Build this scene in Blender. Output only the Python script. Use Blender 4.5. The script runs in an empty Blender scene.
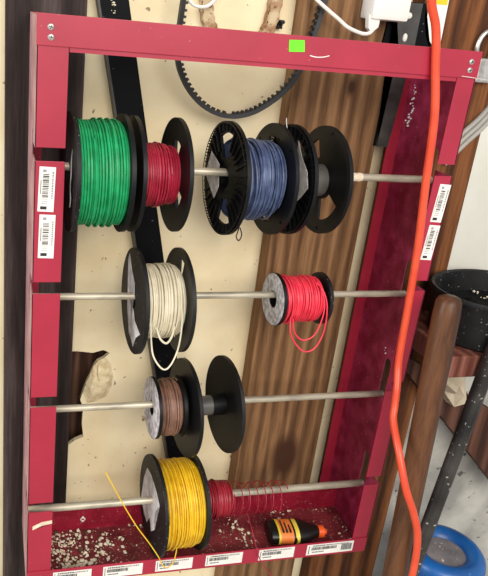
import bpy, bmesh, math, random
from mathutils import Vector, Matrix
PI = math.pi
C = bpy.context.scene.collection
R = random.Random(7)

# ------------------------------------------------------------------ materials
def lin(c):
    return tuple(((v / 255) / 12.92 if v / 255 <= .04045 else ((v / 255 + .055) / 1.055) ** 2.4) for v in c) + (1,)

def mat(name, c1, c2=None, scale=20, rough=.6, metal=0, stretch=(1, 1, 1), detail=4, bump=0, bscale=None,
        lo=.35, hi=.65, specks=None, sscale=150, sthr=.72, spec=.5, c3=None, trans=0):
    m = bpy.data.materials.new(name); m.use_nodes = True
    nt = m.node_tree; N = nt.nodes; L = nt.links
    b = N['Principled BSDF']
    b.inputs['Roughness'].default_value = rough; b.inputs['Metallic'].default_value = metal
    b.inputs['Specular IOR Level'].default_value = spec
    if trans: b.inputs['Transmission Weight'].default_value = trans
    c2 = c2 or c1
    tc = N.new('ShaderNodeTexCoord'); mp = N.new('ShaderNodeMapping'); mp.inputs['Scale'].default_value = stretch
    L.new(tc.outputs['Object'], mp.inputs['Vector'])
    nz = N.new('ShaderNodeTexNoise'); nz.inputs['Scale'].default_value = scale; nz.inputs['Detail'].default_value = detail
    L.new(mp.outputs['Vector'], nz.inputs['Vector'])
    rp = N.new('ShaderNodeValToRGB'); e = rp.color_ramp.elements
    e[0].position = lo; e[0].color = lin(c1); e[1].position = hi; e[1].color = lin(c2)
    if c3:
        k = e.new(min(.99, hi + (hi - lo) * .5)); k.color = lin(c3)
    L.new(nz.outputs['Fac'], rp.inputs['Fac'])
    col = rp.outputs['Color']
    if specks:
        n2 = N.new('ShaderNodeTexNoise'); n2.inputs['Scale'].default_value = sscale; n2.inputs['Detail'].default_value = 3
        L.new(tc.outputs['Object'], n2.inputs['Vector'])
        r2 = N.new('ShaderNodeValToRGB'); r2.color_ramp.elements[0].position = sthr; r2.color_ramp.elements[1].position = sthr + .03
        L.new(n2.outputs['Fac'], r2.inputs['Fac'])
        mx = N.new('ShaderNodeMixRGB'); mx.inputs['Color2'].default_value = lin(specks)
        L.new(r2.outputs['Color'], mx.inputs['Fac']); L.new(col, mx.inputs['Color1']); col = mx.outputs['Color']
    L.new(col, b.inputs['Base Color'])
    if bump:
        n3 = N.new('ShaderNodeTexNoise'); n3.inputs['Scale'].default_value = bscale or scale * 2; n3.inputs['Detail'].default_value = 5
        L.new(mp.outputs['Vector'], n3.inputs['Vector'])
        bp = N.new('ShaderNodeBump'); bp.inputs['Strength'].default_value = bump; bp.inputs['Distance'].default_value = .003
        L.new(n3.outputs['Fac'], bp.inputs['Height']); L.new(bp.outputs['Normal'], b.inputs['Normal'])
    return m

def wood(name, dark, mid, light, rings=9, rough=.75, knot=None, dist=5, fac=.68):
    """long grain along Z: distorted wave bands across X, fine streaks on top"""
    m = bpy.data.materials.new(name); m.use_nodes = True
    nt = m.node_tree; N = nt.nodes; L = nt.links; b = N['Principled BSDF']; b.inputs['Roughness'].default_value = rough
    b.inputs['Specular IOR Level'].default_value = .25
    tc = N.new('ShaderNodeTexCoord'); mp = N.new('ShaderNodeMapping'); mp.inputs['Scale'].default_value = (1, 1, .1)
    L.new(tc.outputs['Object'], mp.inputs['Vector'])
    wv = N.new('ShaderNodeTexWave'); wv.wave_type = 'BANDS'; wv.bands_direction = 'X'
    wv.inputs['Scale'].default_value = rings; wv.inputs['Distortion'].default_value = dist
    wv.inputs['Detail'].default_value = 3; wv.inputs['Detail Scale'].default_value = 2.2
    L.new(mp.outputs['Vector'], wv.inputs['Vector'])
    n = N.new('ShaderNodeTexNoise'); n.inputs['Scale'].default_value = 11; n.inputs['Detail'].default_value = 9; n.inputs['Roughness'].default_value = .65
    mp2 = N.new('ShaderNodeMapping'); mp2.inputs['Scale'].default_value = (14, 14, .9); L.new(tc.outputs['Object'], mp2.inputs['Vector'])
    L.new(mp2.outputs['Vector'], n.inputs['Vector'])
    ad = N.new('ShaderNodeMixRGB'); ad.blend_type = 'MIX'; ad.inputs['Fac'].default_value = fac
    L.new(wv.outputs['Color'], ad.inputs['Color1']); L.new(n.outputs['Fac'], ad.inputs['Color2'])
    rp = N.new('ShaderNodeValToRGB'); e = rp.color_ramp.elements
    e[0].position = .30; e[0].color = lin(dark); e[1].position = .70; e[1].color = lin(light)
    k = e.new(.5); k.color = lin(mid)
    L.new(ad.outputs['Color'], rp.inputs['Fac']); col = rp.outputs['Color']
    for kc in (knot or []):
        sb = N.new('ShaderNodeVectorMath'); sb.operation = 'SUBTRACT'; sb.inputs[1].default_value = kc[:3]
        L.new(tc.outputs['Object'], sb.inputs[0])
        sc = N.new('ShaderNodeVectorMath'); sc.operation = 'MULTIPLY'; sc.inputs[1].default_value = (1, 0, .6); L.new(sb.outputs[0], sc.inputs[0])
        ln = N.new('ShaderNodeVectorMath'); ln.operation = 'LENGTH'; L.new(sc.outputs[0], ln.inputs[0])
        r2 = N.new('ShaderNodeValToRGB'); q = r2.color_ramp.elements; q[0].position = kc[3] * .5; q[0].color = (1, 1, 1, 1); q[1].position = kc[3]; q[1].color = (0, 0, 0, 1)
        L.new(ln.outputs['Value'], r2.inputs['Fac'])
        mx = N.new('ShaderNodeMixRGB'); mx.inputs['Color2'].default_value = lin(kc[4]); L.new(r2.outputs['Color'], mx.inputs['Fac']); L.new(col, mx.inputs['Color1']); col = mx.outputs['Color']
    L.new(col, b.inputs['Base Color'])
    bp = N.new('ShaderNodeBump'); bp.inputs['Strength'].default_value = .25; bp.inputs['Distance'].default_value = .002
    L.new(ad.outputs['Color'], bp.inputs['Height']); L.new(bp.outputs['Normal'], b.inputs['Normal'])
    return m

M = {}
M['red'] = mat('red_paint', (158, 30, 54), (170, 36, 60), 9, .42, specks=(235, 190, 195), sscale=260, sthr=.745)
M['red_dusty'] = mat('dusty_red_paint', (124, 18, 48), (166, 50, 84), 30, .42, detail=10, bump=.06, lo=.40, hi=.70, specks=(195, 140, 150), sscale=300, sthr=.695)
M['red_pale'] = mat('pale_mauve_red_paint', (128, 84, 92), (168, 128, 132), 18, .5, detail=8, specks=(215, 200, 200), sscale=200, sthr=.68)  # paler, greyer red with pale specks, for the left web only
M['red_tray'] = mat('tray_red_paint', (128, 12, 36), (160, 26, 52), 22, .45, detail=6, specks=(225, 200, 190), sscale=420, sthr=.69)
M['tray_dirt'] = mat('dusty_tray_paint', (96, 20, 30), (140, 46, 54), 26, .6, detail=9, specks=(196, 170, 150), sscale=260, sthr=.64)
M['cream'] = mat('cream_panel', (232, 212, 170), (244, 229, 192), 11, .8, detail=6, specks=(150, 130, 100), sscale=85, sthr=.70, bump=.1, bscale=60)
M['white_wall'] = mat('white_panel', (214, 212, 198), (226, 224, 212), 9, .75, bump=.1, bscale=70)
M['beige_wall'] = mat('beige_panel', (178, 166, 136), (192, 180, 150), 9, .8)
M['concrete'] = mat('concrete', (150, 147, 140), (196, 192, 182), 12, .9, detail=9, bump=.5, bscale=60, specks=(90, 88, 84), sscale=60, sthr=.66)
M['stud_dark'] = wood('dark_stained_stud', (30, 21, 18), (52, 40, 37), (80, 68, 66), 5, .7)
M['cavity'] = wood('cavity_wood', (66, 42, 32), (92, 62, 48), (118, 86, 68), 14)
M['plank'] = wood('raw_plank', (90, 62, 39), (122, 88, 58), (152, 114, 78), 13, knot=[(.497, .15, .098, .036, (70, 42, 28)), (.50, .15, .79, .01, (70, 44, 30))], dist=3.5, fac=.74)
M['stud_brown'] = wood('brown_stud', (56, 30, 15), (94, 54, 28), (132, 82, 46), 7)
M['rough_wood'] = wood('rusty_brown_wood', (50, 28, 20), (76, 46, 34), (100, 66, 52), 9)
M['ledge'] = wood('red_brown_wood', (86, 44, 34), (112, 64, 52), (134, 86, 72), 14)
M['handle'] = wood('handle_wood', (56, 34, 21), (76, 47, 30), (102, 66, 42), 3, .4)
M['black'] = mat('black_plastic', (6, 6, 8), (12, 12, 14), 30, .45, spec=.25)
M['black_dusty'] = mat('dusty_black_plastic', (9, 9, 10), (26, 25, 26), 26, .55, detail=7, specks=(130, 126, 120), sscale=230, sthr=.68, spec=.3)
M['charcoal'] = mat('charcoal_plastic', (17, 16, 16), (30, 28, 27), 20, .45, spec=.3)
M['grey_hub'] = mat('grey_hub', (66, 63, 60), (94, 90, 86), 24, .35)
M['rubber'] = mat('belt_rubber', (20, 20, 20), (36, 36, 36), 40, .6)
M['steel'] = mat('galvanised_rod', (158, 150, 132), (206, 196, 174), 60, .42, metal=.35, stretch=(.3, 1, 1), bump=.08)
M['screw'] = mat('zinc_screw', (170, 165, 158), (210, 205, 198), 80, .35, metal=.7)
M['black_metal'] = mat('black_painted_steel', (3, 3, 6), (8, 8, 13), 14, .55, spec=.12, specks=(150, 150, 155), sscale=170, sthr=.73)
M['grey_metal'] = mat('worn_grey_steel', (54, 52, 50), (82, 80, 76), 30, .5, metal=.3)
M['pipe'] = mat('dark_pipe', (40, 38, 37), (76, 72, 68), 16, .42, metal=.4, specks=(190, 186, 176), sscale=140, sthr=.66)
M['rust'] = mat('rusty_cream_paint', (140, 92, 58), (206, 184, 148), 70, .9, detail=6, bump=.5, specks=(96, 58, 36), sscale=130, sthr=.6)
M['label'] = mat('label_paper', (226, 222, 212), (240, 237, 230), 30, .6)
M['ink'] = mat('label_ink', (28, 26, 28), (44, 42, 44), 60, .7)
M['greyink'] = mat('label_grey_ink', (118, 114, 114), (150, 146, 146), 60, .7)
M['torn'] = mat('torn_label', (190, 182, 178), (234, 228, 224), 60, .7, detail=7, bump=.4)
M['silver'] = mat('silver_label', (168, 162, 164), (226, 220, 220), 120, .5, detail=8, lo=.42, hi=.58)
M['sticker'] = mat('green_sticker', (96, 224, 16), (110, 236, 26), 30, .5)
M['foam'] = mat('foam_crumb', (214, 196, 166), (238, 228, 206), 60, .9)
M['dirt'] = mat('dirt_crumb', (70, 50, 34), (110, 84, 60), 60, .95)
M['orange'] = mat('orange_cord', (208, 68, 38), (218, 80, 48), 30, .35)
M['white_pl'] = mat('white_plastic', (232, 226, 216), (240, 236, 228), 10, .35)
M['yellow_pl'] = mat('yellow_plastic', (232, 190, 20), (240, 200, 30), 10, .4)
M['blue_pl'] = mat('blue_plastic', (12, 68, 132), (26, 96, 166), 16, .35, specks=(190, 205, 220), sscale=120, sthr=.72)
M['grey_lid'] = mat('grey_dusty_lid', (104, 100, 102), (142, 134, 134), 22, .8, detail=7, specks=(215, 210, 205), sscale=130, sthr=.68)
M['soil'] = mat('black_debris', (4, 4, 6), (12, 12, 15), 60, .8, bump=.6, detail=8, spec=.2)
M['paper'] = mat('crumpled_paper', (186, 170, 144), (214, 200, 176), 26, .85, bump=.6, detail=7)
M['conduit'] = mat('grey_cable', (150, 146, 138), (176, 172, 162), 20, .5)
M['orange_cap'] = mat('orange_cap', (238, 84, 26), (246, 100, 40), 20, .4)
M['bottle'] = mat('bottle_black', (18, 17, 16), (30, 28, 26), 20, .35)
M['bottle_label'] = mat('orange_label', (236, 120, 48), (246, 150, 70), 30, .5)
M['bottle_yellow'] = mat('yellow_label', (232, 206, 60), (244, 220, 90), 30, .5)
M['lath'] = mat('torn_plaster', (214, 192, 150), (238, 222, 184), 90, .9, bump=1, bscale=130, detail=3)
def wire(n, a, b): return mat(n, a, b, 60, .45)
M['w_green'] = wire('green_wire', (10, 138, 78), (26, 166, 100))
M['w_red'] = wire('deep_red_wire', (150, 18, 44), (178, 34, 60))
M['w_blue'] = wire('blue_grey_wire', (54, 66, 100), (86, 100, 134))
M['w_white'] = wire('cream_white_wire', (216, 204, 174), (232, 222, 196))
M['w_pink'] = wire('coral_red_wire', (226, 44, 66), (240, 64, 84))
M['w_brown'] = wire('brown_wire', (112, 78, 62), (142, 104, 86))
M['w_yellow'] = wire('yellow_wire', (226, 176, 14), (244, 202, 44))
M['w_dkred'] = wire('dark_red_wire', (150, 22, 40), (172, 40, 56))

# ------------------------------------------------------------------ mesh helpers
def obj(name, bm, m=None, parent=None, smooth=False, loc=None, rot=None):
    me = bpy.data.meshes.new(name)
    bmesh.ops.recalc_face_normals(bm, faces=bm.faces[:])
    bm.to_mesh(me); bm.free()
    for k in (m if isinstance(m, (list, tuple)) else [m]): me.materials.append(k)
    if smooth:
        for p in me.polygons: p.use_smooth = True
        try: me.set_sharp_from_angle(angle=math.radians(40))
        except Exception: pass
    o = bpy.data.objects.new(name, me); C.objects.link(o)
    if parent: o.parent = parent
    if loc: o.location = loc
    if rot: o.rotation_euler = rot
    return o
def tag(o, label, cat, group=None, kind=None):
    o['label'] = label; o['category'] = cat
    if group: o['group'] = group
    if kind: o['kind'] = kind
    return o
def thing(name, label, cat, loc=(0, 0, 0), group=None, rot=None):
    o = bpy.data.objects.new(name, None); C.objects.link(o); o.location = loc; o.empty_display_size = .02
    if rot: o.rotation_euler = rot
    return tag(o, label, cat, group)
def struct(name, bm, m, **k):
    o = obj(name, bm, m, **k); o['kind'] = 'structure'; return o

def box(bm, x0, x1, y0, y1, z0, z1, bev=0, mi=0):
    vs = [bm.verts.new(p) for p in [(x0, y0, z0), (x1, y0, z0), (x1, y1, z0), (x0, y1, z0), (x0, y0, z1), (x1, y0, z1), (x1, y1, z1), (x0, y1, z1)]]
    fs = [bm.faces.new([vs[i] for i in q]) for q in [(0, 3, 2, 1), (4, 5, 6, 7), (0, 1, 5, 4), (1, 2, 6, 5), (2, 3, 7, 6), (3, 0, 4, 7)]]
    for f in fs: f.material_index = mi
    if bev:
        es = list({e for f in fs for e in f.edges})
        r = bmesh.ops.bevel(bm, geom=es, offset=bev, segments=2, affect='EDGES', profile=.6)
        for f in r['faces']: f.material_index = mi
    return vs
def prism(bm, pts, off, mi=0):
    """closed polygon pts (3D, planar) thickened by vector off"""
    off = Vector(off)
    a = [bm.verts.new(p) for p in pts]; b = [bm.verts.new(Vector(p) + off) for p in pts]
    fs = [bm.faces.new(a), bm.faces.new(list(reversed(b)))]
    n = len(pts)
    for i in range(n): fs.append(bm.faces.new([a[i], b[i], b[(i + 1) % n], a[(i + 1) % n]]))
    for f in fs: f.material_index = mi
    bmesh.ops.triangulate(bm, faces=fs[:2])
def tube(bm, pts, r, ns=8, closed=False, cap=True, mi=0):
    pts = [Vector(p) for p in pts]; n = len(pts)
    rs = r if isinstance(r, (list, tuple)) else [r] * n
    def tan(i):
        if closed: return (pts[(i + 1) % n] - pts[i - 1]).normalized()
        return (pts[min(i + 1, n - 1)] - pts[max(i - 1, 0)]).normalized()
    t0 = tan(0); up = Vector((0, 0, 1)) if abs(t0.z) < .9 else Vector((0, 1, 0))
    nrm = (up - t0 * up.dot(t0)).normalized(); rings = []
    for i in range(n):
        t = tan(i); nrm = (nrm - t * nrm.dot(t)).normalized(); bn = t.cross(nrm)
        rings.append([bm.verts.new(pts[i] + (nrm * math.cos(a) + bn * math.sin(a)) * rs[i]) for a in [2 * PI * k / ns for k in range(ns)]])
    for i in range(n if closed else n - 1):
        A, B = rings[i], rings[(i + 1) % n]
        for k in range(ns):
            f = bm.faces.new([A[k], A[(k + 1) % ns], B[(k + 1) % ns], B[k]]); f.material_index = mi
    if cap and not closed:
        bm.faces.new(list(reversed(rings[0]))).material_index = mi; bm.faces.new(rings[-1]).material_index = mi
def smooth_path(P, k=8):
    P = [Vector(p) for p in P]; out = []
    for i in range(len(P) - 1):
        p0 = P[max(i - 1, 0)]; p1 = P[i]; p2 = P[i + 1]; p3 = P[min(i + 2, len(P) - 1)]
        for j in range(k):
            t = j / k
            out.append(.5 * ((2 * p1) + (p2 - p0) * t + (2 * p0 - 5 * p1 + 4 * p2 - p3) * t * t + (3 * p1 - p0 - 3 * p2 + p3) * t ** 3))
    return out + [P[-1]]
def ring_tube(bm, x0, x1, ri, ro, n=40, mi=0):
    """hollow barrel along X"""
    V = []
    for x, r in ((x0, ro), (x1, ro), (x1, ri), (x0, ri)):
        V.append([bm.verts.new((x, r * math.cos(2 * PI * k / n), r * math.sin(2 * PI * k / n))) for k in range(n)])
    for a in range(4):
        A, B = V[a], V[(a + 1) % 4]
        for k in range(n):
            f = bm.faces.new([A[k], A[(k + 1) % n], B[(k + 1) % n], B[k]]); f.material_index = mi
def lathe(bm, prof, n=40, cap0=True, cap1=True, mi=0):
    """profile (r,z) turned about Z"""
    V = [[bm.verts.new((r * math.cos(2 * PI * k / n), r * math.sin(2 * PI * k / n), z)) for k in range(n)] for r, z in prof]
    for a in range(len(V) - 1):
        for k in range(n): bm.faces.new([V[a][k], V[a][(k + 1) % n], V[a + 1][(k + 1) % n], V[a + 1][k]]).material_index = mi
    if cap0: bm.faces.new(list(reversed(V[0])))
    if cap1: bm.faces.new(V[-1])
def flange_mesh(ro, ri, th, windows=(), holes=(), ribs=False, dish=0, n=96, rimw=.003):
    """disc normal to X, centred x=0. windows: (angle centre, half width rad, r0, r1); angle 0 = +Y(wall side), pi/2 = up"""
    bm = bmesh.new()
    rad = sorted({round(v, 5) for v in [ri, ri + .006, .6 * ro, .8 * ro, ro - rimw, ro] + [w[2] for w in windows] + [w[3] for w in windows] + [v for h in holes for v in (h[1] - .0022, h[1] + .0022)]})
    def cut(a, r):
        for c, hw, r0, r1 in windows:
            d = (a - c + PI) % (2 * PI) - PI
            # rounded ends: narrower near both radial limits
            if r0 < r < r1 and abs(d) < hw: return True
        for c, hr in holes:
            d = (a - c + PI) % (2 * PI) - PI
            if abs(r - hr) < .0022 and abs(d) < PI / n * 1.02: return True
        return False
    grid = {}
    def v(i, k, s):
        key = (i, k % n, s)
        if key not in grid:
            a = 2 * PI * k / n; r = rad[i]
            x = s * th / 2 * (1.25 if r >= ro - rimw else 1)
            grid[key] = bm.verts.new((x, r * math.cos(a), r * math.sin(a)))
        return grid[key]
    cells = {(i, k) for i in range(len(rad) - 1) for k in range(n) if not cut(2 * PI * (k + .5) / n, (rad[i] + rad[i + 1]) / 2)}
    for i, k in cells:
        for s in (-1, 1): bm.faces.new([v(i, k, s), v(i + 1, k, s), v(i + 1, k + 1, s), v(i, k + 1, s)])
        if (i - 1, k) not in cells: bm.faces.new([v(i, k, -1), v(i, k, 1), v(i, k + 1, 1), v(i, k + 1, -1)])
        if (i + 1, k) not in cells: bm.faces.new([v(i + 1, k, -1), v(i + 1, k, 1), v(i + 1, k + 1, 1), v(i + 1, k + 1, -1)])
        if (i, (k - 1) % n) not in cells: bm.faces.new([v(i, k, -1), v(i, k, 1), v(i + 1, k, 1), v(i + 1, k, -1)])
        if (i, (k + 1) % n) not in cells: bm.faces.new([v(i, k + 1, -1), v(i, k + 1, 1), v(i + 1, k + 1, 1), v(i + 1, k + 1, -1)])
    if ribs:
        m = 32
        for j in range(m):
            a = 2 * PI * (j + .5) / m
            r0 = ro * .52
            for c, hw, w0, w1 in windows:
                if abs((a - c + PI) % (2 * PI) - PI) < hw + .08: r0 = max(r0, w1 + .002)
            ca, sa = math.cos(a), math.sin(a)
            def pt(x, r, t): return (x, r * ca - t * sa, r * sa + t * ca)
            x0, x1 = -th / 2 - .0035, -th / 2 + .0002
            prism(bm, [pt(x0, r0, -.0007), pt(x0, ro * .95, -.0007), pt(x1, ro * .95, -.0007), pt(x1, r0, -.0007)], Vector((0, -sa, ca)) * .0014)
        for rr in (ro - .0015, ro * .52):
            if rr < ro * .6 and windows: continue
            for k in range(n):
                a0, a1 = 2 * PI * k / n, 2 * PI * (k + 1) / n
                q = [(-th / 2 - .0038, r * math.cos(a), r * math.sin(a)) for r, a in ((rr - .0015, a0), (rr + .0015, a0), (rr + .0015, a1), (rr - .0015, a1))]
                w = [bm.verts.new(p) for p in q] + [bm.verts.new((-th / 2 + .0002, p[1], p[2])) for p in q]
                for f in ((0, 1, 2, 3), (0, 4, 5, 1), (2, 6, 7, 3)): bm.faces.new([w[i] for i in f])
    return bm
def winding(x0, x1, rad, wr, rcore, seed, layers=1, messy=0, bulge=.0, segs=44):
    """helical turns of wire side by side over a filled core"""
    r = random.Random(seed); bm = bmesh.new()
    ring_tube(bm, x0, x1, rcore, rad - wr * 2.1, 44)
    turns = max(3, int((x1 - x0 - 2 * wr) / (2.25 * wr)))
    def hel(R0, tn, xa, xb, wob, ph):
        P = []; n = int(tn * segs); off = [r.gauss(0, 1) for _ in range(int(tn) + 3)]
        for i in range(n + 1):
            u = i / n; a = ph + 2 * PI * tn * u; k = int(tn * u); fr = tn * u - k
            w = off[k] * (1 - fr) + off[k + 1] * fr
            rr = R0 + w * wr * (.08 + wob) + bulge * math.sin(PI * u) + wr * .25 * wob * math.sin(3 * a + w)
            x = xa + (xb - xa) * u + wr * wob * 1.6 * math.sin(a + w * 2) * .6
            P.append((min(max(x, x0 + wr), x1 - wr), rr * math.cos(a), rr * math.sin(a)))
        tube(bm, P, wr, 6)
    hel(rad - wr, turns, x0 + wr, x1 - wr, messy * .5, .3)
    for j in range(layers):
        t2 = r.uniform(.25, .5) * turns if messy else turns * .2
        a = x0 + wr + r.uniform(0, .5) * (x1 - x0); b = min(x1 - wr, a + r.uniform(.35, .6) * (x1 - x0))
        hel(rad + wr * (.7 + .5 * j), t2, a, b, messy, r.uniform(0, 6))
    return bm

RACK_W, RACK_H, DEPTH = .60, .8616, .1578
ROD_Y = .048
ROD_Z = [.672, .484, .298, .1116]
NOTCH_Z = [.6963, .5159, .3392, .1534]
FLOOR_Z = -.42
T = .0015

# ------------------------------------------------------------------ setting
PANEL = .196                       # face of the wall panels
bm = bmesh.new(); box(bm, -1.6, 2.2, -2.2, 1.0, FLOOR_Z - .05, FLOOR_Z); struct('floor', bm, M['concrete'])
# back wall: cream board with a broken hole beside the left stud
hole = [(.045, .318), (.09, .318), (.118, .314), (.136, .319), (.148, .313), (.138, .303), (.127, .297), (.121, .288), (.116, .272), (.109, .255), (.104, .237), (.1, .221),
        (.106, .205), (.105, .172), (.109, .143), (.094, .137), (.083, .128), (.045, .13)]
bm = bmesh.new()
outer = [(-.9, FLOOR_Z), (.66, FLOOR_Z), (.66, 1.9), (-.9, 1.9)]
edges = []
for loop in (outer, hole):
    vs = [bm.verts.new((x, PANEL, z)) for x, z in loop]
    edges += [bm.edges.new((vs[i], vs[(i + 1) % len(vs)])) for i in range(len(vs))]
bmesh.ops.triangle_fill(bm, use_beauty=True, use_dissolve=False, edges=edges)
r = bmesh.ops.extrude_face_region(bm, geom=bm.faces[:])
bmesh.ops.translate(bm, vec=(0, .009, 0), verts=[g for g in r['geom'] if isinstance(g, bmesh.types.BMVert)])
struct('wall_back', bm, M['cream'])
bm = bmesh.new(); box(bm, -.9, .66, .262, .28, FLOOR_Z, 1.9); struct('wall_outer', bm, M['cavity'])
# torn plaster hanging in the lower right of the hole
bm = bmesh.new()
rr = random.Random(3)
pl = [(.104, .236), (.112, .262), (.120, .288), (.129, .300), (.141, .304), (.151, .290), (.156, .266), (.154, .244), (.146, .226), (.130, .218), (.112, .214)]
cen = bm.verts.new((.131, PANEL - .008, .258)); vs = []
mid = [bm.verts.new((.131 + (x - .131) * .55 + rr.uniform(-.003, .003), PANEL - .006 - rr.uniform(0, .004), .258 + (z - .258) * .55)) for x, z in pl]
vs = [bm.verts.new((x, PANEL - .0005, z)) for x, z in pl]
for i in range(len(pl)):
    j = (i + 1) % len(pl)
    bm.faces.new([cen, mid[i], mid[j]]); bm.faces.new([mid[i], vs[i], vs[j], mid[j]])
bm.faces.new(list(reversed(vs)))
struct('trim_5', bm, M['lath'])
# white panels and concrete base right of the rack
bm = bmesh.new(); prism(bm, [(.66, PANEL, .2), (.66, PANEL, 1.9), (.83, PANEL, 1.9), (.92, PANEL, .2)], (0, .03, 0)); struct('wall_right', bm, M['white_wall'])
bm = bmesh.new(); prism(bm, [(.905, PANEL + .004, .2), (.83, PANEL + .004, .665), (.84, PANEL + .004, 1.9), (2.2, PANEL + .004, 1.9), (2.2, PANEL + .004, .2)], (0, .03, 0)); struct('wall_far', bm, M['beige_wall'])
bm = bmesh.new(); box(bm, .66, 2.2, PANEL, PANEL + .06, FLOOR_Z, .2); struct('wall_base', bm, M['concrete'])
# studs and the raw plank (face flush with the back of the rack)
SF = DEPTH + .0022
bm = bmesh.new(); box(bm, -.033, .078, SF, PANEL - .0003, FLOOR_Z, 1.9, .002); struct('trim_1', bm, M['stud_dark'])
bm = bmesh.new(); box(bm, .400, .561, SF, PANEL - .0003, FLOOR_Z, 1.9, .003); struct('trim_2', bm, M['plank'])
bm = bmesh.new(); box(bm, .598, .755, SF, PANEL - .0003, FLOOR_Z, 1.9, .003); struct('trim_3', bm, M['stud_brown'])

# ------------------------------------------------------------------ the rack
rack = thing('wire_rack', 'red sheet-metal wire spool rack screwed to the wall studs', 'rack', (0, 0, 0))
def side(sx, wf, name):
    """sx: web plane x; inward direction d"""
    d = 1 if sx < .3 else -1
    bm = bmesh.new()
    # web with hooked rod slots open to the front
    P = [(0, 0)]
    for zn, zr in sorted(zip(NOTCH_Z, ROD_Z)):
        hw = .0095; yc = ROD_Y + .003; y0, y1 = yc - hw, yc + hw; zb = zr - .0062; top = zn + .0135
        P += [(0, zn - .0085), (y0, zn - .0085), (y0, zb + .006), (ROD_Y - .005, zb + .0008), (ROD_Y, zb), (ROD_Y + .005, zb + .0008), (y1, zb + .006)]
        P += [(yc + hw * math.cos(PI * k / 8), top + hw * math.sin(PI * k / 8)) for k in range(9)]
        P += [(y0, zn + .0085), (0, zn + .0085)]
    P += [(0, RACK_H - .002), (DEPTH, RACK_H - .002), (DEPTH, 0)]
    loops = [P]; es = []
    for lp in loops:
        vs = [bm.verts.new((sx, y, z)) for y, z in lp]
        es += [bm.edges.new((vs[i], vs[(i + 1) % len(vs)])) for i in range(len(vs))]
    bmesh.ops.triangle_fill(bm, use_beauty=True, edges=es)
    q = bmesh.ops.extrude_face_region(bm, geom=bm.faces[:])
    bmesh.ops.translate(bm, vec=(d * T, 0, 0), verts=[v for v in q['geom'] if isinstance(v, bmesh.types.BMVert)])
    w = obj('side_web', bm, M['red_pale'] if d > 0 else M['red_dusty'], None)
    bm = bmesh.new()
    zs = [0]
    for zn in sorted(NOTCH_Z): zs += [zn - .0085, zn + .0085]
    zs += [RACK_H - .002]
    for i in range(0, len(zs), 2):
        xa, xb = sorted((sx, sx + d * wf)); box(bm, xa, xb, 0, T, zs[i], zs[i + 1], .0004)
    f = obj('front_flange', bm, M['red'])
    xa, xb = sorted((sx + d * T, sx + d * .02))
    bm = bmesh.new(); box(bm, xa, xb, DEPTH - T, DEPTH, 0, RACK_H - .002)
    b = obj('back_flange', bm, M['red'])
    return w, f, b
def panel(name, sx, wf, label):
    p = bpy.data.objects.new('side_panel', None); C.objects.link(p); p.parent = rack; p['label'] = label
    for o in side(sx, wf, name): o.parent = p
    return p
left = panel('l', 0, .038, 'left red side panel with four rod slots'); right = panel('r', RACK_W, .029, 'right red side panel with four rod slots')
# pressed inner strip behind the right front flange
bm = bmesh.new()
BAR = .8256
box(bm, -.0005, RACK_W + .0005, -.0018, -.0002, BAR, RACK_H, .0006)
box(bm, .0, RACK_W, -.0002, .028, RACK_H - .0016, RACK_H - .0002)
box(bm, .039, RACK_W - .03, .0005, .002, BAR - .0055, RACK_H - .002)
topbar = obj('top_bar', bm, M['red'], rack)
for x, z in ((.016, .847), (.0165, .8355), (.586, .8475), (.586, .8365)):
    bm = bmesh.new()
    lathe(bm, [(.0038, 0), (.0040, .0006), (.0032, .0016), (.0016, .0021)], 20)
    box(bm, -.0024, .0024, -.0004, .0004, .0018, .0024, mi=1); box(bm, -.0004, .0004, -.0024, .0024, .0018, .0024, mi=1)
    obj('screw', bm, [M['screw'], M['ink']], topbar, loc=(x, -.0018, z), rot=(PI / 2, R.uniform(0, 1), 0))
bm = bmesh.new(); prism(bm, [(.3155, -.0023, .8555), (.3365, -.0023, .8565), (.3388, -.0023, .8425), (.3172, -.0023, .8412)], (0, .0004, 0)); obj('price_sticker', bm, M['sticker'], topbar)['label'] = 'small bright green price sticker'
bm = bmesh.new(); tube(bm, smooth_path([(.347, -.0021, .8385), (.356, -.0021, .8372), (.366, -.0021, .8380), (.374, -.0021, .8402)]), .0007, 6); obj('paint_scratch', bm, M['label'], topbar)
# tray
tray = bpy.data.objects.new('tray', None); C.objects.link(tray); tray.parent = rack; tray['label'] = 'shallow red tray along the rack bottom'
TB = .118
bm = bmesh.new(); box(bm, .0018, RACK_W - .0018, T, TB, .0005, .002); obj('tray_floor', bm, M['tray_dirt'], tray)
bm = bmesh.new(); box(bm, .0018, RACK_W - .0018, TB, TB + T, .0005, .046); obj('tray_back', bm, M['red_tray'], tray)
bm = bmesh.new(); box(bm, .0005, RACK_W - .0005, -.0016, -.0001, .0, .0300, .0005); lip = obj('tray_lip', bm, M['red'], tray)
bm = bmesh.new(); prism(bm, [(.099, TB - .0006, .024), (.104, TB - .0006, .031), (.109, TB - .0006, .024), (.104, TB - .0006, .017)], (0, .0005, 0))
box(bm, .1015, .1065, TB - .0008, TB - .0005, .0225, .0255, mi=1)
obj('warning_mark', bm, [M['label'], M['w_dkred']], bpy.data.objects['tray_back'])

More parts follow.
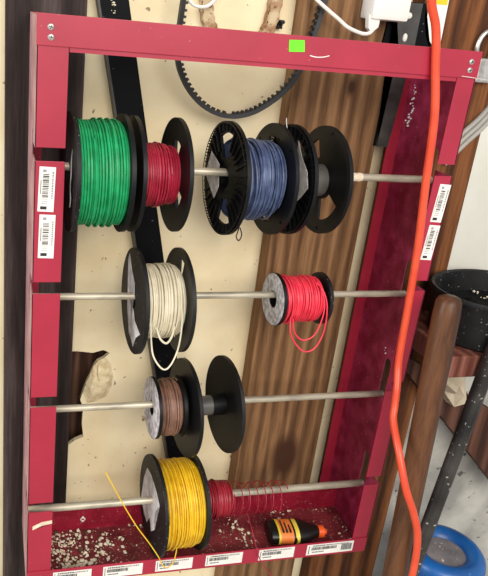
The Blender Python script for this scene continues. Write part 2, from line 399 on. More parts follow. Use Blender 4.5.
def barcode(parent, cx, cz, w, h, vertical, tilt=0, name='barcode_label', dbl=False, y=-.0004):
    """paper label with bars, a black corner block and rows of fine print; built flat in XZ facing -Y"""
    bm = bmesh.new(); r = random.Random(int(cx * 1e4 + cz * 1e3))
    L, H = (h, w) if vertical else (w, h)          # reading length, height
    box(bm, -L / 2, L / 2, 0, .0003, -H / 2, H / 2)
    def bar(x0, x1, z0, z1, mi=1): box(bm, x0, x1, -.00015, .0001, z0, z1, mi=mi)
    if vertical:
        x = -L * .18
        while x < L * .33:
            bw = r.choice((.0006, .001, .0016)); bar(x, x + bw, -H * .12, H * .26); x += bw + r.choice((.0007, .0011, .0015))
        x = -L * .20
        while x < L * .36:
            bw = r.uniform(.001, .003); bar(x, x + bw, -H * .40, -H * .30, 2); x += bw + .0009
        bar(-L * .45, -L * .38, -H * .06, H * .34)
        for x in (-L * .32, -L * .27, -L * .22): bar(x, x + .0006, -H * .1, H * .3, 2)
        bar(L * .38, L * .44, H * .06, H * .28, 2); bar(-.1 * L, .2 * L, H * .34, H * .40, 2)
    else:
        bar(-L * .46, -L * .445, -H * .4, H * .36)
        x = -L * .40
        while x < L * .12:
            bw = r.choice((.0006, .001, .0014)); bar(x, x + bw, -H * .06, H * .22); x += bw + r.choice((.0004, .0006, .0008))
        x = -L * .38
        while x < L * .40:
            bw = r.uniform(.001, .0032); bar(x, x + bw, H * .30, H * .40, 1 if x < 0 else 2); x += bw + .0009
        x = -L * .38
        while x < -L * .14:
            bw = r.uniform(.001, .002); bar(x, x + bw, -H * .30, -H * .2, 1); x += bw + .0007
        if dbl:
            x = L * .24
            while x < L * .46:
                bw = r.choice((.0006, .001, .0014)); bar(x, x + bw, -H * .3, H * .3); x += bw + .0007
    o = obj(name, bm, [M['label'], M['ink'], M['greyink']], parent, loc=(cx, y, cz), rot=(0, (-PI / 2 if vertical else 0) + tilt, 0))
    return o
barcode(left, .0160, .6515, .0205, .0585, True, .03); barcode(left, .0175, .5885, .0205, .0595, True, .02)
barcode(right, .5905, .6470, .0185, .0575, True, .05); barcode(right, .5885, .5860, .0185, .055, True, .05)
for cx, w, dz, dbl in ((.073, .062, -.001, 0), (.156, .066, .0, 0), (.243, .064, .001, 0), (.331, .066, .0012, 0), (.427, .066, .001, 0), (.529, .090, .001, 1)):
    barcode(lip, cx, .0146 + dz, w, .0225, False, -.025 * 0, dbl=dbl, y=-.0020)
bm = bmesh.new(); prism(bm, [(.008, -.0005, .112), (.008, -.0005, .119), (.022, -.0005, .126), (.0375, -.0005, .128), (.0378, -.0005, .122), (.022, -.0005, .119)], (0, .0004, 0)); obj('paint_smear', bm, M['foam'], left)  # white paint smear on the left flange, built as a thin sliver

r = random.Random(21); bm = bmesh.new()
for cy, cz, n, sd in ((.138, .796, 5, .006), (.138, .772, 8, .008), (.137, .750, 10, .007), (.064, .758, 4, .004), (.066, .372, 3, .003)):
    for _ in range(n):
        q = bmesh.ops.create_icosphere(bm, subdivisions=1, radius=r.uniform(.0008, .0024)); c = Vector((RACK_W - T - .0004, r.gauss(cy, sd * .4), r.gauss(cz, sd)))
        for v in q['verts']: v.co = v.co * r.uniform(.6, 1.2) + c
obj('paint_flecks', bm, M['label'], right)['kind'] = 'stuff'
# ------------------------------------------------------------------ rods
rod_labels = ['steel rod on the top slots, carrying green, red, blue and empty spools', 'steel rod on the second slots, carrying white and coral-red wire spools',
              'steel rod on the third slots, carrying the brown wire spool', 'steel rod on the lowest slots, carrying the yellow wire spool']
RR = [.0056, .0052, .0054, .0062]
for i in range(4):
    bm = bmesh.new(); r = RR[i]
    x0, x1 = (.0004, .5996)
    tube(bm, [(x0, 0, 0), (x0 + .0015, 0, 0), (x1 - .0015, 0, 0), (x1, 0, 0)], [r - .001, r, r, r - .001], 20)
    o = obj('steel_rod', bm, M['steel'], smooth=True, loc=(0, ROD_Y, ROD_Z[i] - .0062 + r))
    tag(o, rod_labels[i], 'rod', 'steel rods across the rack')
    if i == 0:
        bm = bmesh.new(); tube(bm, [(.465, 0, 0), (.467, 0, 0), (.472, 0, 0), (.478, 0, 0), (.482, 0, 0)], [.0058, .0070, .0062, .0068, .0058], 14); obj('paper_tape', bm, M['foam'], o, smooth=True)['label'] = 'white paper tape wound on the rod'

# ------------------------------------------------------------------ spools
def spool(name, label, row, xl, xr, ro, rhub, drop, fl, fr, wire_args=None, hubmat=None, th=.0045, group='wire spools on the rack', yaw=.04, phase=0, ror=None):
    """fl / fr: dict(windows, ribs, holes, m). origin on the spool axis"""
    rz = ROD_Z[row] - .0062 + RR[row]; bore = RR[row] + drop
    xm = (xl + xr) / 2
    t = thing(name, label, 'spool', (xm, ROD_Y, rz - drop + .0001), group, (phase, 0, yaw))
    for k, (x, d, r_) in enumerate(((xl, fl, ro), (xr, fr, ror or ro))):
        if d is None: continue
        d = dict(d); m = d.pop('m', M['black'])
        bm = flange_mesh(r_, bore, th, **d)
        if k == 1: bmesh.ops.scale(bm, vec=(-1, 1, 1), verts=bm.verts[:])
        obj('flange', bm, m, t, loc=(x - xm, 0, 0), smooth=True)
    bm = bmesh.new(); ring_tube(bm, xl - xm + th / 2, xr - xm - th / 2, bore, rhub); obj('barrel', bm, hubmat or M['black'], t, smooth=True)
    if wire_args:
        m = wire_args.pop('m'); n = wire_args.pop('name', 'wire_winding')
        a = wire_args.pop('xa', xl + th / 2 + .0004) - xm; b = wire_args.pop('xb', xr - th / 2 - .0004) - xm
        obj(n, winding(a, b, rcore=rhub + .0002, **wire_args), m, t, smooth=True)
    return t
def disc_label(t, x, pts, m, name='flange_label', th=.0005):
    """flat patch on the left face of a flange; pts (y, z) relative to the axis"""
    bm = bmesh.new(); prism(bm, [(x, y, z) for y, z in pts], (th, 0, 0)); return obj(name, bm, m, t)
def annulus_label(t, x, ri, ro, m, name='flange_label', flat=None):
    bm = bmesh.new(); ring_tube(bm, x, x + .0006, ri, ro, 48); return obj(name, bm, m, t)
def tail(t, pts, r, m, name='wire_tail'):
    bm = bmesh.new(); inv = (Matrix.Translation(t.location) @ t.rotation_euler.to_matrix().to_4x4()).inverted()
    tube(bm, [inv @ Vector(p) for p in smooth_path(pts, 10)], r, 8); return obj(name, bm, m, t, smooth=True)

BD, BK = M['black_dusty'], M['black']
H2 = ((PI / 2, .40, .029, .064), (-PI / 2, .40, .029, .064))
holes4 = tuple((a, .0705) for a in (PI * .3, PI * .8, PI * 1.3, PI * 1.8))
# row 1
g = spool('wire_spool', 'black spool full of green wire at the left end of the top rod', 0, .0500, .1195, .0797, .022, .0072, dict(m=BD), dict(m=BK),
      dict(m=M['w_green'], rad=.0705, wr=.00168, seed=1, layers=1, messy=.22))
tail(g, [(.049, ROD_Y - .03, .700), (.0465, ROD_Y - .045, .690), (.0462, ROD_Y - .05, .672), (.0464, ROD_Y - .043, .655), (.0466, ROD_Y - .05, .640), (.0466, ROD_Y - .045, .628)], .0007, M['greyink'], 'wire_end')
spool('wire_spool', 'black spool with deep red wire, right beside the green wire spool', 0, .1338, .1954, .0785, .018, .007, dict(m=BK),
      dict(m=BK, windows=((-.35, .36, .026, .052), (-.35 + 2.09, .3, .026, .05), (-.35 + 4.19, .3, .026, .05))),
      dict(m=M['w_red'], rad=.0405, wr=.0013, seed=2, layers=3, messy=.6))
b = spool('wire_spool', 'black ribbed spool of blue-grey wire in the middle of the top rod', 0, .2700, .3405, .0797, .019, .0085,
      dict(m=BK, windows=H2, ribs=True, holes=holes4), dict(m=BK, windows=((PI / 2 + .1, .32, .030, .0615), (-PI / 2 + .1, .32, .030, .0615)), holes=holes4),
      dict(m=M['w_blue'], rad=.0510, wr=.0016, seed=3, layers=5, messy=1.2), yaw=.065, phase=-.18)
disc_label(b, -.0425, [(.064, .004), (.043, .037), (.011, .020), (.010, -.012), (.026, -.030)], M['torn'])
tail(b, [(.285, ROD_Y - .040, .618), (.282, ROD_Y - .046, .603), (.279, ROD_Y - .048, .592), (.2835, ROD_Y - .048, .586), (.287, ROD_Y - .047, .594), (.284, ROD_Y - .045, .604)], .0009, M['charcoal'], 'wire_end')
e = spool('wire_spool', 'empty black ribbed spool at the right end of the top rod, bare grey barrel', 0, .3660, .4199, .0785, .0235, .007,
      dict(m=BK, windows=((PI / 2 + .4, .3, .032, .060), (-PI / 2 + .4, .3, .032, .060)), ribs=True), dict(m=M['black'], windows=((.85, .36, .034, .062), (.95 + PI, .5, .027, .058)), holes=((PI * .55, .0705), (PI * 1.45, .0705), (PI * 1.93, .0705))), None, M['grey_hub'], yaw=.075)
disc_label(e, -.0330, [(-.020, .060), (-.038, .040), (-.058, .024), (-.066, .004), (-.050, -.014), (-.036, -.026), (-.042, .004), (-.034, .030)], M['torn'])
tail(e, [(.3595, .072, .748), (.3555, .06, .742), (.3555, .045, .722), (.3560, .02, .690), (.3558, .012, .655), (.3560, .03, .622), (.3562, .05, .606)], .0007, M['torn'], 'loose_string')
# row 2
w = spool('wire_spool', 'black spool of cream-white wire hanging on the second rod', 1, .1520, .2190, .0782, .02, .0073, dict(m=BD),
      dict(m=M['charcoal'], windows=((PI / 2 + .05, .2, .034, .066), (-PI / 2 + .05, .2, .034, .066))),
      dict(m=M['w_white'], rad=.0505, wr=.0016, seed=4, layers=4, messy=.8))
disc_label(w, -.0364, [(.046, .048), (.040, .060), (.020, .040), (-.002, .028), (-.004, .010), (.012, .004), (.013, -.004), (-.006, -.012), (-.016, -.024), (-.030, -.026), (-.052, -.030), (-.030, -.046), (-.018, -.066), (.004, -.052), (.010, -.058), (.030, -.026), (.038, .01)], M['torn'])
tail(w, [(.166, -.003, .470), (.167, -.012, .440), (.172, -.016, .415), (.186, -.018, .3965), (.197, -.017, .4005), (.207, -.014, .425), (.2105, -.010, .462), (.209, .002, .498), (.207, .02, .522)], .0013, M['w_white'])
tail(w, [(.176, .000, .455), (.181, -.006, .440), (.191, -.007, .432), (.199, -.004, .441), (.203, .002, .455)], .0016, M['w_white'])
pk = spool('wire_spool', 'small silver-faced spool of coral-red wire on the second rod', 1, .3721, .4494, .0408, .014, .0068, dict(m=BK), dict(m=BD),
      dict(m=M['w_pink'], rad=.0325, wr=.00135, seed=5, layers=4, messy=.8, xb=.4400))
annulus_label(pk, -.0416, .0135, .0404, M['silver'])
tail(pk, [(.388, .014, .462), (.390, .010, .436), (.404, .008, .414), (.420, .007, .404), (.436, .008, .412), (.446, .010, .440), (.4445, .012, .478), (.438, .020, .500), (.430, .03, .510)], .0012, M['w_pink'])
tail(pk, [(.392, .014, .458), (.397, .010, .436), (.411, .008, .424), (.428, .008, .430), (.438, .010, .452), (.441, .014, .480), (.434, .022, .505)], .0012, M['w_pink'])
# row 3
br = spool('wire_spool', 'small silver-faced spool of brown wire on the third rod', 2, .1949, .2350, .0486, .016, .0055, dict(m=BK), dict(m=BK),
      dict(m=M['w_brown'], rad=.0425, wr=.0013, seed=6, layers=3, messy=.5))
annulus_label(br, -.0229, .0125, .0482, M['silver'])
bg = spool('wire_spool', 'large empty black spool with bare grey barrel, on the third rod', 2, .2466, .3145, .0785, .0158, .0068, dict(m=BK), dict(m=M['charcoal']), None, M['grey_hub'], yaw=.07)
bm = bmesh.new(); ring_tube(bm, -.012 + .022, .0315, .0160, .0172); obj('collar', bm, BK, bg)
disc_label(br, .0225, [(-.018, .036), (-.026, .033), (-.034, -.006), (-.027, -.010)], M['torn'])
# row 4
y = spool('wire_spool', 'black spool full of yellow wire on the lowest rod', 3, .2110, .2835, .0835, .022, .0098, dict(m=BD), dict(m=BD),
      dict(m=M['w_yellow'], rad=.0705, wr=.00155, seed=8, layers=2, messy=.3), ror=.0795)
disc_label(y, -.0391, [(.066, -.034), (.060, .012), (.046, .042), (.018, .046), (-.014, .040), (-.040, .030), (-.024, .008), (-.020, -.010), (-.026, -.030), (-.008, -.048), (.006, -.030), (.020, -.052), (.040, -.050)], M['torn'])
tail(y, [(.236, -.0270, .075), (.2305, -.0330, .050), (.2160, -.0370, .046), (.2020, -.0370, .072), (.1850, -.0360, .1000), (.1650, -.0340, .130), (.1450, -.0310, .165), (.1270, -.0290, .200), (.1110, -.0280, .232)], .0009, M['w_yellow'])
# dark red coil
rz = ROD_Z[3] - .0062 + RR[3]
cl = thing('wire_coil', 'dark red wire coil unravelling along the lowest rod, right of yellow', 'coil', (.30, ROD_Y, rz - .0085))
bm = bmesh.new(); ring_tube(bm, -.010, .045, RR[3] + .0084, .0165); obj('barrel', bm, BK, cl, smooth=True)
obj('wire_winding', winding(-.008, .044, .0275, .0012, .0167, 9, 4, .7), M['w_dkred'], cl, smooth=True)
P = []
for i in range(7 * 40):
    u = i / (7 * 40); a = 2.2 + 2 * PI * 7 * u
    rr_ = .0262 + .0016 * math.sin(5 * u * PI)
    P.append((.044 + .100 * u + .004 * math.sin(a), rr_ * math.cos(a), -.002 - .004 * u + rr_ * math.sin(a)))
bm = bmesh.new(); tube(bm, P, .00085, 6); obj('loose_turns', bm, M['w_dkred'], cl, smooth=True)
tail(cl, [(.377, .032, .078), (.380, -.002, .055), (.391, -.008, .020), (.409, -.010, -.010), (.432, -.012, -.036), (.452, -.012, -.040)], .0008, M['w_dkred'])

# ------------------------------------------------------------------ tray contents
gb = thing('glue_bottle', 'black squeeze bottle with orange label and orange cap in the tray', 'bottle', (.472, .046, .0021 + .0152), None, (0, 0, -.10))
gb.scale = (.92, .92, .92)
def oval(bm, secs, n=28):
    V = [[bm.verts.new((x, ry * (abs(math.cos(a)) ** .8) * (1 if math.cos(a) > 0 else -1), rz_ * (abs(math.sin(a)) ** .8) * (1 if math.sin(a) > 0 else -1) + dz)) for a in [2 * PI * k / n for k in range(n)]] for x, ry, rz_, dz in secs]
    for a in range(len(V) - 1):
        for k in range(n): bm.faces.new([V[a][k], V[a][(k + 1) % n], V[a + 1][(k + 1) % n], V[a + 1][k]])
    bm.faces.new(list(reversed(V[0]))); bm.faces.new(V[-1])
bm = bmesh.new(); oval(bm, [(-.045, .024, .0140, 0), (-.043, .0275, .0160, 0), (.012, .0285, .0160, 0), (.026, .0265, .0150, -.0005), (.040, .0200, .0125, -.001), (.052, .0125, .0110, -.0015), (.057, .0105, .0105, -.002)]); obj('bottle_body', bm, M['bottle'], gb, smooth=True)
bm = bmesh.new(); oval(bm, [(-.026, .0280, .0165, 0), (.000, .0288, .0166, 0)]); lb = obj('bottle_label', bm, M['bottle_label'], gb, smooth=True)
bm = bmesh.new()
for k, (xa, xb) in enumerate(((-.030, -.026), (.004, .012))): oval(bm, [(xa, .0282, .01635, 0), (xb, .0288, .01655, 0)])
obj('label_band', bm, M['bottle_yellow'], lb, smooth=True)
bm = bmesh.new()
for k in range(3): box(bm, -.022 + .007 * k, -.019 + .007 * k, -.020, .012 - .006 * k, .0140, .0171)
obj('label_print', bm, M['ink'], lb)
bm = bmesh.new(); oval(bm, [(.057, .0115, .0115, -.002), (.068, .0115, .0115, -.002), (.069, .0070, .0070, -.002), (.075, .0050, .0050, -.002)]); obj('cap', bm, M['orange_cap'], gb, smooth=True)

def crumbs(spots, seed):
    r = random.Random(seed); bm = bmesh.new()
    for x, y_, z, s, mi in spots:
        q = bmesh.ops.create_icosphere(bm, subdivisions=1, radius=s)
        for v in q['verts']:
            v.co *= r.uniform(.5, 1.35); v.co.z *= .7; v.co += Vector((x, y_, z + s * .97))
        for f in {f for v in q['verts'] for f in v.link_faces}: f.material_index = mi
    return bm
sp = []; r = random.Random(11)
for _ in range(260):
    x = .042 + abs(r.gauss(0, .055)); yy = r.uniform(.006, .112)
    if x > .58: continue
    sp.append((x, yy, .0022, r.choice((.0012, .0018, .0024, .0034)) * r.uniform(.8, 1.2), 0 if r.random() < .8 else 1))
for cx, cy, s, n in ((.075, .018, .016, 60), (.100, .030, .014, 45), (.135, .066, .012, 30), (.205, .09, .02, 12), (.40, .055, .012, 16), (.372, .085, .01, 10), (.49, .105, .02, 12), (.56, .03, .015, 14)):
    for _ in range(n): sp.append((min(max(r.gauss(cx, s), .006), .594), min(max(r.gauss(cy, s), .005), .114), .0022, r.uniform(.0014, .0042), 0 if r.random() < .85 else 1))
for _ in range(150): sp.append((r.uniform(.04, .59), r.uniform(.005, .114), .0022, r.uniform(.0007, .0017), r.choice((0, 1))))
sp = [s for s in sp if not (.415 < s[0] < .56 and .012 < s[1] < .09) and not (.2 < s[0] < .295 and s[1] < .1)]
tag(obj('foam_crumbs', crumbs(sp, 5), [M['foam'], M['dirt']]), 'white foam crumbs and dirt strewn over the red tray floor', 'crumbs', kind='stuff')

# ------------------------------------------------------------------ wall things behind the rack
# leaning black channel
ch = thing('metal_channel', 'long black steel channel leaning behind the spools on the cream panel', 'channel', (.0, 0, 0))
A = Vector((.067, PANEL, .97)); B = Vector((.292, PANEL, -.06)); d = (B - A).normalized(); s = Vector((0, 1, 0)).cross(d).normalized()
if s.x < 0: s = -s
def bar3(bm, off, w, y0, y1, ext=0):
    p = A + s * off; q = B + s * off
    prism(bm, [(p.x, y0, p.z), ((p + s * w).x, y0, (p + s * w).z), ((q + s * w).x, y0, (q + s * w).z), (q.x, y0, q.z)], (0, y1 - y0, 0))
bm = bmesh.new(); bar3(bm, .010, .036, PANEL - .024, PANEL - .021); obj('channel_web', bm, M['black_metal'], ch)
bm = bmesh.new(); bar3(bm, .007, .003, PANEL - .024, PANEL - .001); obj('channel_side', bm, M['grey_metal'], ch)
bm = bmesh.new(); bar3(bm, .046, .003, PANEL - .024, PANEL - .001); bar3(bm, .049, .006, PANEL - .004, PANEL - .001); obj('channel_side', bm, M['black_metal'], ch)
# white crumbs caught on the channel top
sp = []
for _ in range(26):
    u = r.uniform(.02, .16); p = A.lerp(B, u) + s * r.uniform(.022, .030); sp.append((p.x, PANEL - .0255, p.z, r.uniform(.001, .0025), 0))
obj('paint_flecks', crumbs(sp, 2), [M['foam'], M['dirt']], ch)['kind'] = 'stuff'
# toothed drive belt
belt_pts = [(.300, .7325), (.335, .7395), (.368, .760), (.392, .784), (.407, .812), (.418, .850), (.426, .890), (.432, .940), (.428, 1.01), (.40, 1.07), (.345, 1.11), (.29, 1.105), (.245, 1.07), (.220, 1.01), (.212, .95), (.2085, .890), (.2065, .850), (.2085, .812), (.219, .785), (.238, .760), (.266, .740)]
BY = .151
cyc = belt_pts[-2:] + belt_pts + belt_pts[:2]
dense = [(p.x, p.y) for p in smooth_path([(a, b, 0) for a, b in cyc], 14)][2 * 14:-(1 + 14)]
bm = bmesh.new(); n = len(dense); hw = .006
def belt_frame(i):
    a = Vector(dense[(i - 1) % n]); b_ = Vector(dense[(i + 1) % n]); t = (b_ - a).normalized(); return t, Vector((-t.y, t.x))
rings = []
for i in range(n):
    t, nn = belt_frame(i); c = Vector(dense[i])
    q = []
    for o, y_ in ((.0, BY - hw), (.0065, BY - hw * .75), (.0065, BY + hw * .75), (.0, BY + hw)):
        p = c + nn * o; q.append(bm.verts.new((p.x, y_, p.y)))
    rings.append(q)
for i in range(n):
    a, b_ = rings[i], rings[(i + 1) % n]
    for k in range(4): bm.faces.new([a[k], b_[k], b_[(k + 1) % 4], a[(k + 1) % 4]])
belt = obj('drive_belt', bm, M['rubber'], smooth=True)
tag(belt, 'black toothed drive belt hanging on the cream wall behind the top bar', 'belt')
bm = bmesh.new(); acc = 0
for i in range(n):
    seg = (Vector(dense[(i + 1) % n]) - Vector(dense[i])).length; acc += seg
    if acc > .0076:
        acc = 0; t, nn = belt_frame(i); c = Vector(dense[i]) + nn * .0063
        P4 = [c - t * .0022, c + t * .0022, c + t * .0015 + nn * .0036, c - t * .0015 + nn * .0036]
        prism(bm, [(p.x, BY - hw * .8, p.y) for p in P4], (0, hw * 1.6, 0))
tt = obj('belt_teeth', bm, M['rubber'], belt)
bm = bmesh.new(); tube(bm, [(.318, BY - .012, 1.09), (.318, PANEL, 1.09)], .006, 12); tag(obj('wall_peg', bm, M['steel']), 'steel peg high on the cream wall holding the drive belt', 'peg')
# rusty loop inside the belt
P = []
for p in smooth_path([(.244, 0, 1.02), (.248, 0, .95), (.2545, 0, .900), (.262, 0, .868), (.275, 0, .848), (.292, 0, .836), (.318, 0, .834), (.343, 0, .843), (.358, 0, .866), (.3640, 0, .905), (.368, 0, .95), (.370, 0, 1.02)], 8): P.append(p)
bm = bmesh.new(); ri_ = []
for i, p in enumerate(P):
    t = (P[min(i + 1, len(P) - 1)] - P[max(i - 1, 0)]).normalized(); nn = Vector((-t.z, 0, t.x)); w_ = .0085 + .0010 * math.sin(i * 1.7)
    ri_.append([bm.verts.new(p + nn * o + Vector((0, yy, 0))) for o, yy in ((-w_, .178), (w_, .178), (w_, PANEL - .0005), (-w_, PANEL - .0005))])
for i in range(len(ri_) - 1):
    for k in range(4): bm.faces.new([ri_[i][k], ri_[i + 1][k], ri_[i + 1][(k + 1) % 4], ri_[i][(k + 1) % 4]])
bm.faces.new(ri_[0]); bm.faces.new(list(reversed(ri_[-1])))
tag(obj('rusty_shackle', bm, M['rust']), 'rusty cream-flecked metal loop hanging inside the black drive belt', 'shackle')
bm = bmesh.new(); box(bm, .372, .380, PANEL - .012, PANEL, .866, .879, .001); tube(bm, [(.376, PANEL - .012, .874), (.376, PANEL - .022, .876)], .003, 10)
tag(obj('wall_hook', bm, M['black']), 'tiny black hook on the cream wall beside the rusty loop', 'hook')
bm = bmesh.new(); tube(bm, smooth_path([(.212, .160, .925), (.218, .158, .900), (.228, .157, .8885), (.241, .156, .886), (.253, .157, .890), (.262, .158, .902), (.268, .160, .925)]), .0026, 10)
tag(obj('white_cord', bm, M['white_pl'], smooth=True), 'loop of white cord across the belt near the top edge', 'cord')
# usb charger and its lead
cg = thing('phone_charger', 'white plug-in charger on the plank above the top bar', 'charger', (.521, SF, .905))
bm = bmesh.new(); box(bm, -.030, .032, -.040, 0, -.014, .040, .007); obj('charger_body', bm, M['white_pl'], cg, smooth=True)
bm = bmesh.new(); prism(bm, [(-.032, -.034, -.008), (-.012, -.034, -.010), (-.013, -.034, -.024), (-.022, -.034, -.032), (-.029, -.034, -.026)], (0, .010, 0)); obj('plug', bm, M['white_pl'], cg)
tail(cg, [(.499, .125, .876), (.493, .125, .8712), (.482, .126, .8705), (.460, .128, .877), (.444, .130, .887), (.425, .132, .8985), (.405, .135, .912), (.385, .14, .93), (.37, .15, .96)], .0028, M['white_pl'], 'charging_lead')
# black bracket between plank and stud
bk = thing('steel_bracket', 'black steel strap bracket with two bolts, behind the top bar', 'bracket', (.57, SF, .86))
bm = bmesh.new(); prism(bm, [(-.024, -.006, .060), (.022, -.006, .061), (.022, -.006, -.010), (.010, -.006, -.16), (-.010, -.006, -.16), (-.004, -.006, -.01)], (0, .005, 0)); obj('strap', bm, M['grey_metal'], bk)
bm = bmesh.new(); prism(bm, [(-.0285, -.0012, .062), (.030, -.0012, .062), (.033, -.0012, .040), (.040, -.0012, .018), (.060, -.0012, -.002), (.060, -.0012, -.02), (.005, -.0012, -.04), (.005, -.0012, -.16), (-.014, -.0012, -.16), (-.012, -.0012, -.045), (-.034, -.0012, -.02), (-.030, -.0012, .01)], (0, .001, 0)); obj('gusset', bm, M['black_metal'], bk)
for x, z, sx in ((.001, .042, 1.2), (.002, .010, .8)):
    bm = bmesh.new(); lathe(bm, [(.0048, 0), (.0046, .0014), (.003, .0028), (.001, .0032)], 20)
    o = obj('bolt', bm, M['label'], bk, smooth=True, loc=(x, -.006, z), rot=(PI / 2, 0, 0)); o.scale = (sx, 1.3 if sx < 1 else 1, 1)
bm = bmesh.new(); prism(bm, [(.602, SF - .0002, 1.02), (.637, SF - .0002, 1.02), (.640, SF - .0002, .856), (.632, SF - .0002, .856), (.616, SF - .0002, .872), (.607, SF - .0002, .894)], (0, -.0008, 0))
sheet = obj('plastic_tag', bm, M['white_pl']); tag(sheet, 'white plastic tag with a yellow band on the stud beside the bracket', 'tag')
bm = bmesh.new(); box(bm, .6025, .6365, SF - .0016, SF - .0011, .9225, .955); obj('yellow_band', bm, M['yellow_pl'], sheet)
# clasp and string at the right edge
bm = bmesh.new(); box(bm, .707, .740, .145, SF - .0002, .812, .850, .004); tube(bm, smooth_path([(.710, .150, .850), (.700, .148, .862), (.702, .147, .880), (.712, .147, .890), (.726, .147, .886), (.732, .150, .870), (.728, .150, .850)]), .0036, 10)
tag(obj('metal_clasp', bm, M['screw']), 'small grey metal clasp on the brown stud, upper right', 'clasp')
bm = bmesh.new(); tube(bm, [(.575, -.0030, .828), (.600, -.0015, .8265), (.66, .05, .822), (.72, .12, .818)], .0004, 6); tag(obj('thin_string', bm, M['label']), 'thin pale string stretched right from the top bar corner', 'string')
for k, nm in enumerate(('uppermost', 'middle', 'lowest')):
    bm = bmesh.new(); ox, oz = .0052 * k, -.0080 * k
    tube(bm, smooth_path([(x + ox, y_, z + oz) for x, y_, z in ((.684, .1554, .691), (.714, .1554, .727), (.742, .1554, .757), (.80, .172, .815), (.90, .190, .89))]), .0042, 10)
    tag(obj('grey_cable', bm, M['conduit'], smooth=True), nm + ' of three parallel grey cables crossing the brown stud', 'cable', 'grey cables across the brown stud')

# ------------------------------------------------------------------ extension cord
cp = [(.478, -.014, 1.02), (.489, -.014, .965), (.499, -.012, .918), (.514, -.009, .890), (.5215, -.0085, .866), (.528, -.009, .835), (.541, -.012, .769), (.551, -.012, .67), (.561, -.012, .581), (.567, -.012, .49), (.571, -.014, .399), (.567, -.030, .359), (.558, -.048, .334), (.552, -.062, .314), (.5485, -.098, .280), (.556, -.122, .234), (.575, -.128, .193), (.590, -.130, .155), (.597, -.132, .114), (.598, -.135, .061), (.592, -.14, -.01), (.58, -.16, -.15), (.58, -.19, -.32), (.62, -.24, FLOOR_Z + .03), (.70, -.30, FLOOR_Z + .0065)]
bm = bmesh.new(); tube(bm, smooth_path(cp, 10), .0058, 14)
tag(obj('extension_cord', bm, M['orange'], smooth=True), 'orange extension cord hanging over the right side of the red rack', 'cord')

# ------------------------------------------------------------------ clutter right of the rack
# wooden tool handle
bm = bmesh.new()
P0, P1 = Vector((.607, -.05, .510)), Vector((.572, -.159, FLOOR_Z + .001)); ax = (P1 - P0).normalized()
pts = [P0 - ax * .010, P0 - ax * .007, P0, P0 + ax * .02] + [P0.lerp(P1, k / 10) for k in range(1, 11)]
tube(bm, pts, [.0095, .0155, .0190, .0202] + [.0202 - .0004 * k for k in range(1, 11)], 24)
tag(obj('tool_handle', bm, M['handle'], smooth=True), 'thick round brown wooden tool handle standing right of the rack', 'handle')
# dark pipe
bm = bmesh.new(); P0, P1 = Vector((.728, -.032, .440)), Vector((.613, -.068, FLOOR_Z + .004))
PIPE = (P0, P1)
tube(bm, [P0, P0.lerp(P1, .5), P1], [.0125, .0125, .0125], 20)
tag(obj('steel_pipe', bm, M['pipe'], smooth=True), 'dark grey steel pipe leaning diagonally right of the wooden handle', 'pipe')
# black tub on the ledge
tb = thing('black_tub', 'shallow oval black tub of dark debris on the ledge', 'tub', (.787, .057, .4012))
tb.scale = (1.22, 1, 1)
bm = bmesh.new(); lathe(bm, [(.084, .0), (.088, .004), (.0935, .068), (.097, .075), (.0985, .080), (.0965, .085), (.091, .083), (.088, .066), (.085, .03)], 56, cap1=False); obj('tub_shell', bm, M['black_dusty'], tb, smooth=True)
bm = bmesh.new(); rr = random.Random(4)
lathe(bm, [(.0868, .046), (.075, .050), (.058, .044), (.04, .051), (.02, .045), (.004, .049)], 40, cap0=True)
for v in bm.verts: v.co.z += rr.uniform(-.004, .004)
obj('debris_fill', bm, M['soil'], tb)
sp = []
for cx, cy, n in ((.02, .05, 9), (.05, .03, 6), (.0, -.02, 5), (.03, -.05, 5), (.03, .0, 8)):
    for _ in range(n): sp.append((.778 + rr.gauss(cx, .012), .054 + rr.gauss(cy, .009), .4012 + .051, rr.uniform(.001, .0034), 0))
tag(obj('foam_specks', crumbs(sp, 6), [M['foam'], M['dirt']]), 'white foam specks lying on dark debris in the black tub', 'specks', kind='stuff')
# ledge, brace, paper
bm = bmesh.new(); box(bm, .664, 1.05, -.020, PANEL - .0005, .362, .4008, .003); tag(obj('wooden_ledge', bm, M['ledge']), 'red-brown wooden ledge board under the black tub', 'board')
bm = bmesh.new(); prism(bm, [(.676, .128, .312), (.700, .128, .3175), (1.02, .128, .130), (1.02, .128, -.040)], (0, .029, 0)); tag(obj('brace_board', bm, M['rough_wood']), 'rough dark brown board slanting down right below the ledge', 'board')
bm = bmesh.new(); rr = random.Random(8)
pp = [(.735, .330), (.765, .334), (.800, .338), (.805, .29), (.812, .240), (.790, .232), (.768, .260), (.748, .290)]
c0 = bm.verts.new((.784, .088, .28)); vs = [bm.verts.new((x, .098 + rr.uniform(-.010, .010), z)) for x, z in pp]
mi_ = [bm.verts.new((.784 + (x - .784) * .5, .092 + rr.uniform(-.012, .010), .28 + (z - .28) * .5)) for x, z in pp]
for i in range(8):
    j = (i + 1) % 8; bm.faces.new([c0, mi_[i], mi_[j]]); bm.faces.new([mi_[i], vs[i], vs[j], mi_[j]])
q = bmesh.ops.extrude_face_region(bm, geom=bm.faces[:]); bmesh.ops.translate(bm, vec=(0, .025, -.004), verts=[g_ for g_ in q['geom'] if isinstance(g_, bmesh.types.BMVert)])
tag(obj('crumpled_paper', bm, M['paper']), 'crumpled cream paper bag scrap wedged on the slanting board', 'paper')
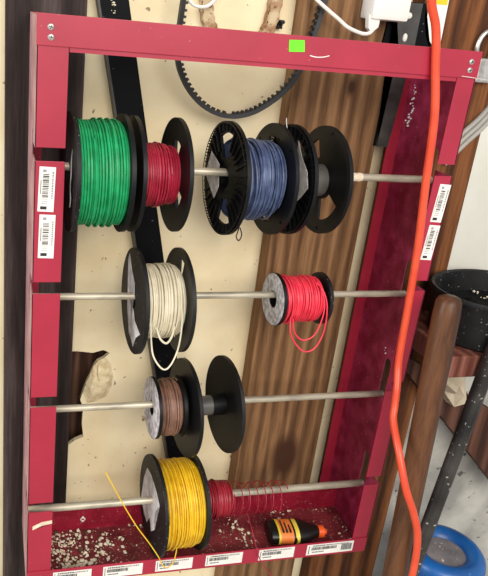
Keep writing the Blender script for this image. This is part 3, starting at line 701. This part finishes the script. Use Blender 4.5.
# blue container
bl = thing('blue_container', 'tall blue plastic container with dusty grey lid, bottom right', 'container', (.822, .052, FLOOR_Z))
hh = -.066 - FLOOR_Z
bm = bmesh.new(); lathe(bm, [(.062, 0), (.066, .004), (.074, hh - .045), (.0785, hh - .034), (.080, hh - .022), (.0775, hh - .011), (.071, hh - .003), (.060, hh), (.050, hh - .003), (.043, hh - .009), (.041, hh - .013)], 56, cap1=False); obj('container_shell', bm, M['blue_pl'], bl, smooth=True)
bm = bmesh.new(); lathe(bm, [(.0415, hh - .0125), (.035, hh - .0115), (.02, hh - .011), (.003, hh - .011)], 48); obj('container_lid', bm, M['grey_lid'], bl, smooth=True)

# ------------------------------------------------------------------ camera
Rm = ((0.970059, -0.227042, 0.086243), (-0.002854, -0.36573, -0.930717), (0.242853, 0.902604, -0.355428))
cam = bpy.data.cameras.new('camera'); co = bpy.data.objects.new('camera', cam); C.objects.link(co)
X, Yv, Z = Vector(Rm[0]), -Vector(Rm[1]), -Vector(Rm[2])
mw = Matrix(((X.x, Yv.x, Z.x, -.0528), (X.y, Yv.y, Z.y, -.87538), (X.z, Yv.z, Z.z, .87381), (0, 0, 0, 1)))
co.matrix_world = mw
cam.sensor_fit = 'VERTICAL'; cam.sensor_height = 36; cam.sensor_width = 30.5
cam.lens = 696.156 / 576 * 36
cam.shift_x = (244 - 165.413) / 576; cam.shift_y = (278.637 - 288) / 576
cam.clip_start = .02
bpy.context.scene.camera = co

# ------------------------------------------------------------------ light
w_ = bpy.data.worlds.new('world'); bpy.context.scene.world = w_; w_.use_nodes = True
bgn = w_.node_tree.nodes['Background']; bgn.inputs['Color'].default_value = (.92, .95, 1, 1); bgn.inputs['Strength'].default_value = .55
def area(name, loc, target, size, power, col):
    l = bpy.data.lights.new(name, 'AREA'); l.shape = 'RECTANGLE'; l.size, l.size_y = size; l.energy = power; l.color = col
    o = bpy.data.objects.new(name, l); C.objects.link(o); o.location = loc
    o.rotation_euler = (Vector(target) - Vector(loc)).to_track_quat('-Z', 'Y').to_euler(); return o
area('front_key', (.25, -2.5, 1.75), (.3, .1, .4), (2.2, 1.4), 62, (1, .95, .87))  # added frontal key, evens the wall with the rack front
area('door_daylight', (-2.3, -.5, 1.15), (.6, .0, .4), (.45, 1.3), 30, (.95, .97, 1))
vs_ = bpy.context.scene.view_settings
vs_.view_transform = 'Standard'; vs_.look = 'None'; vs_.gamma = 1; vs_.use_curve_mapping = False; vs_.exposure = .33
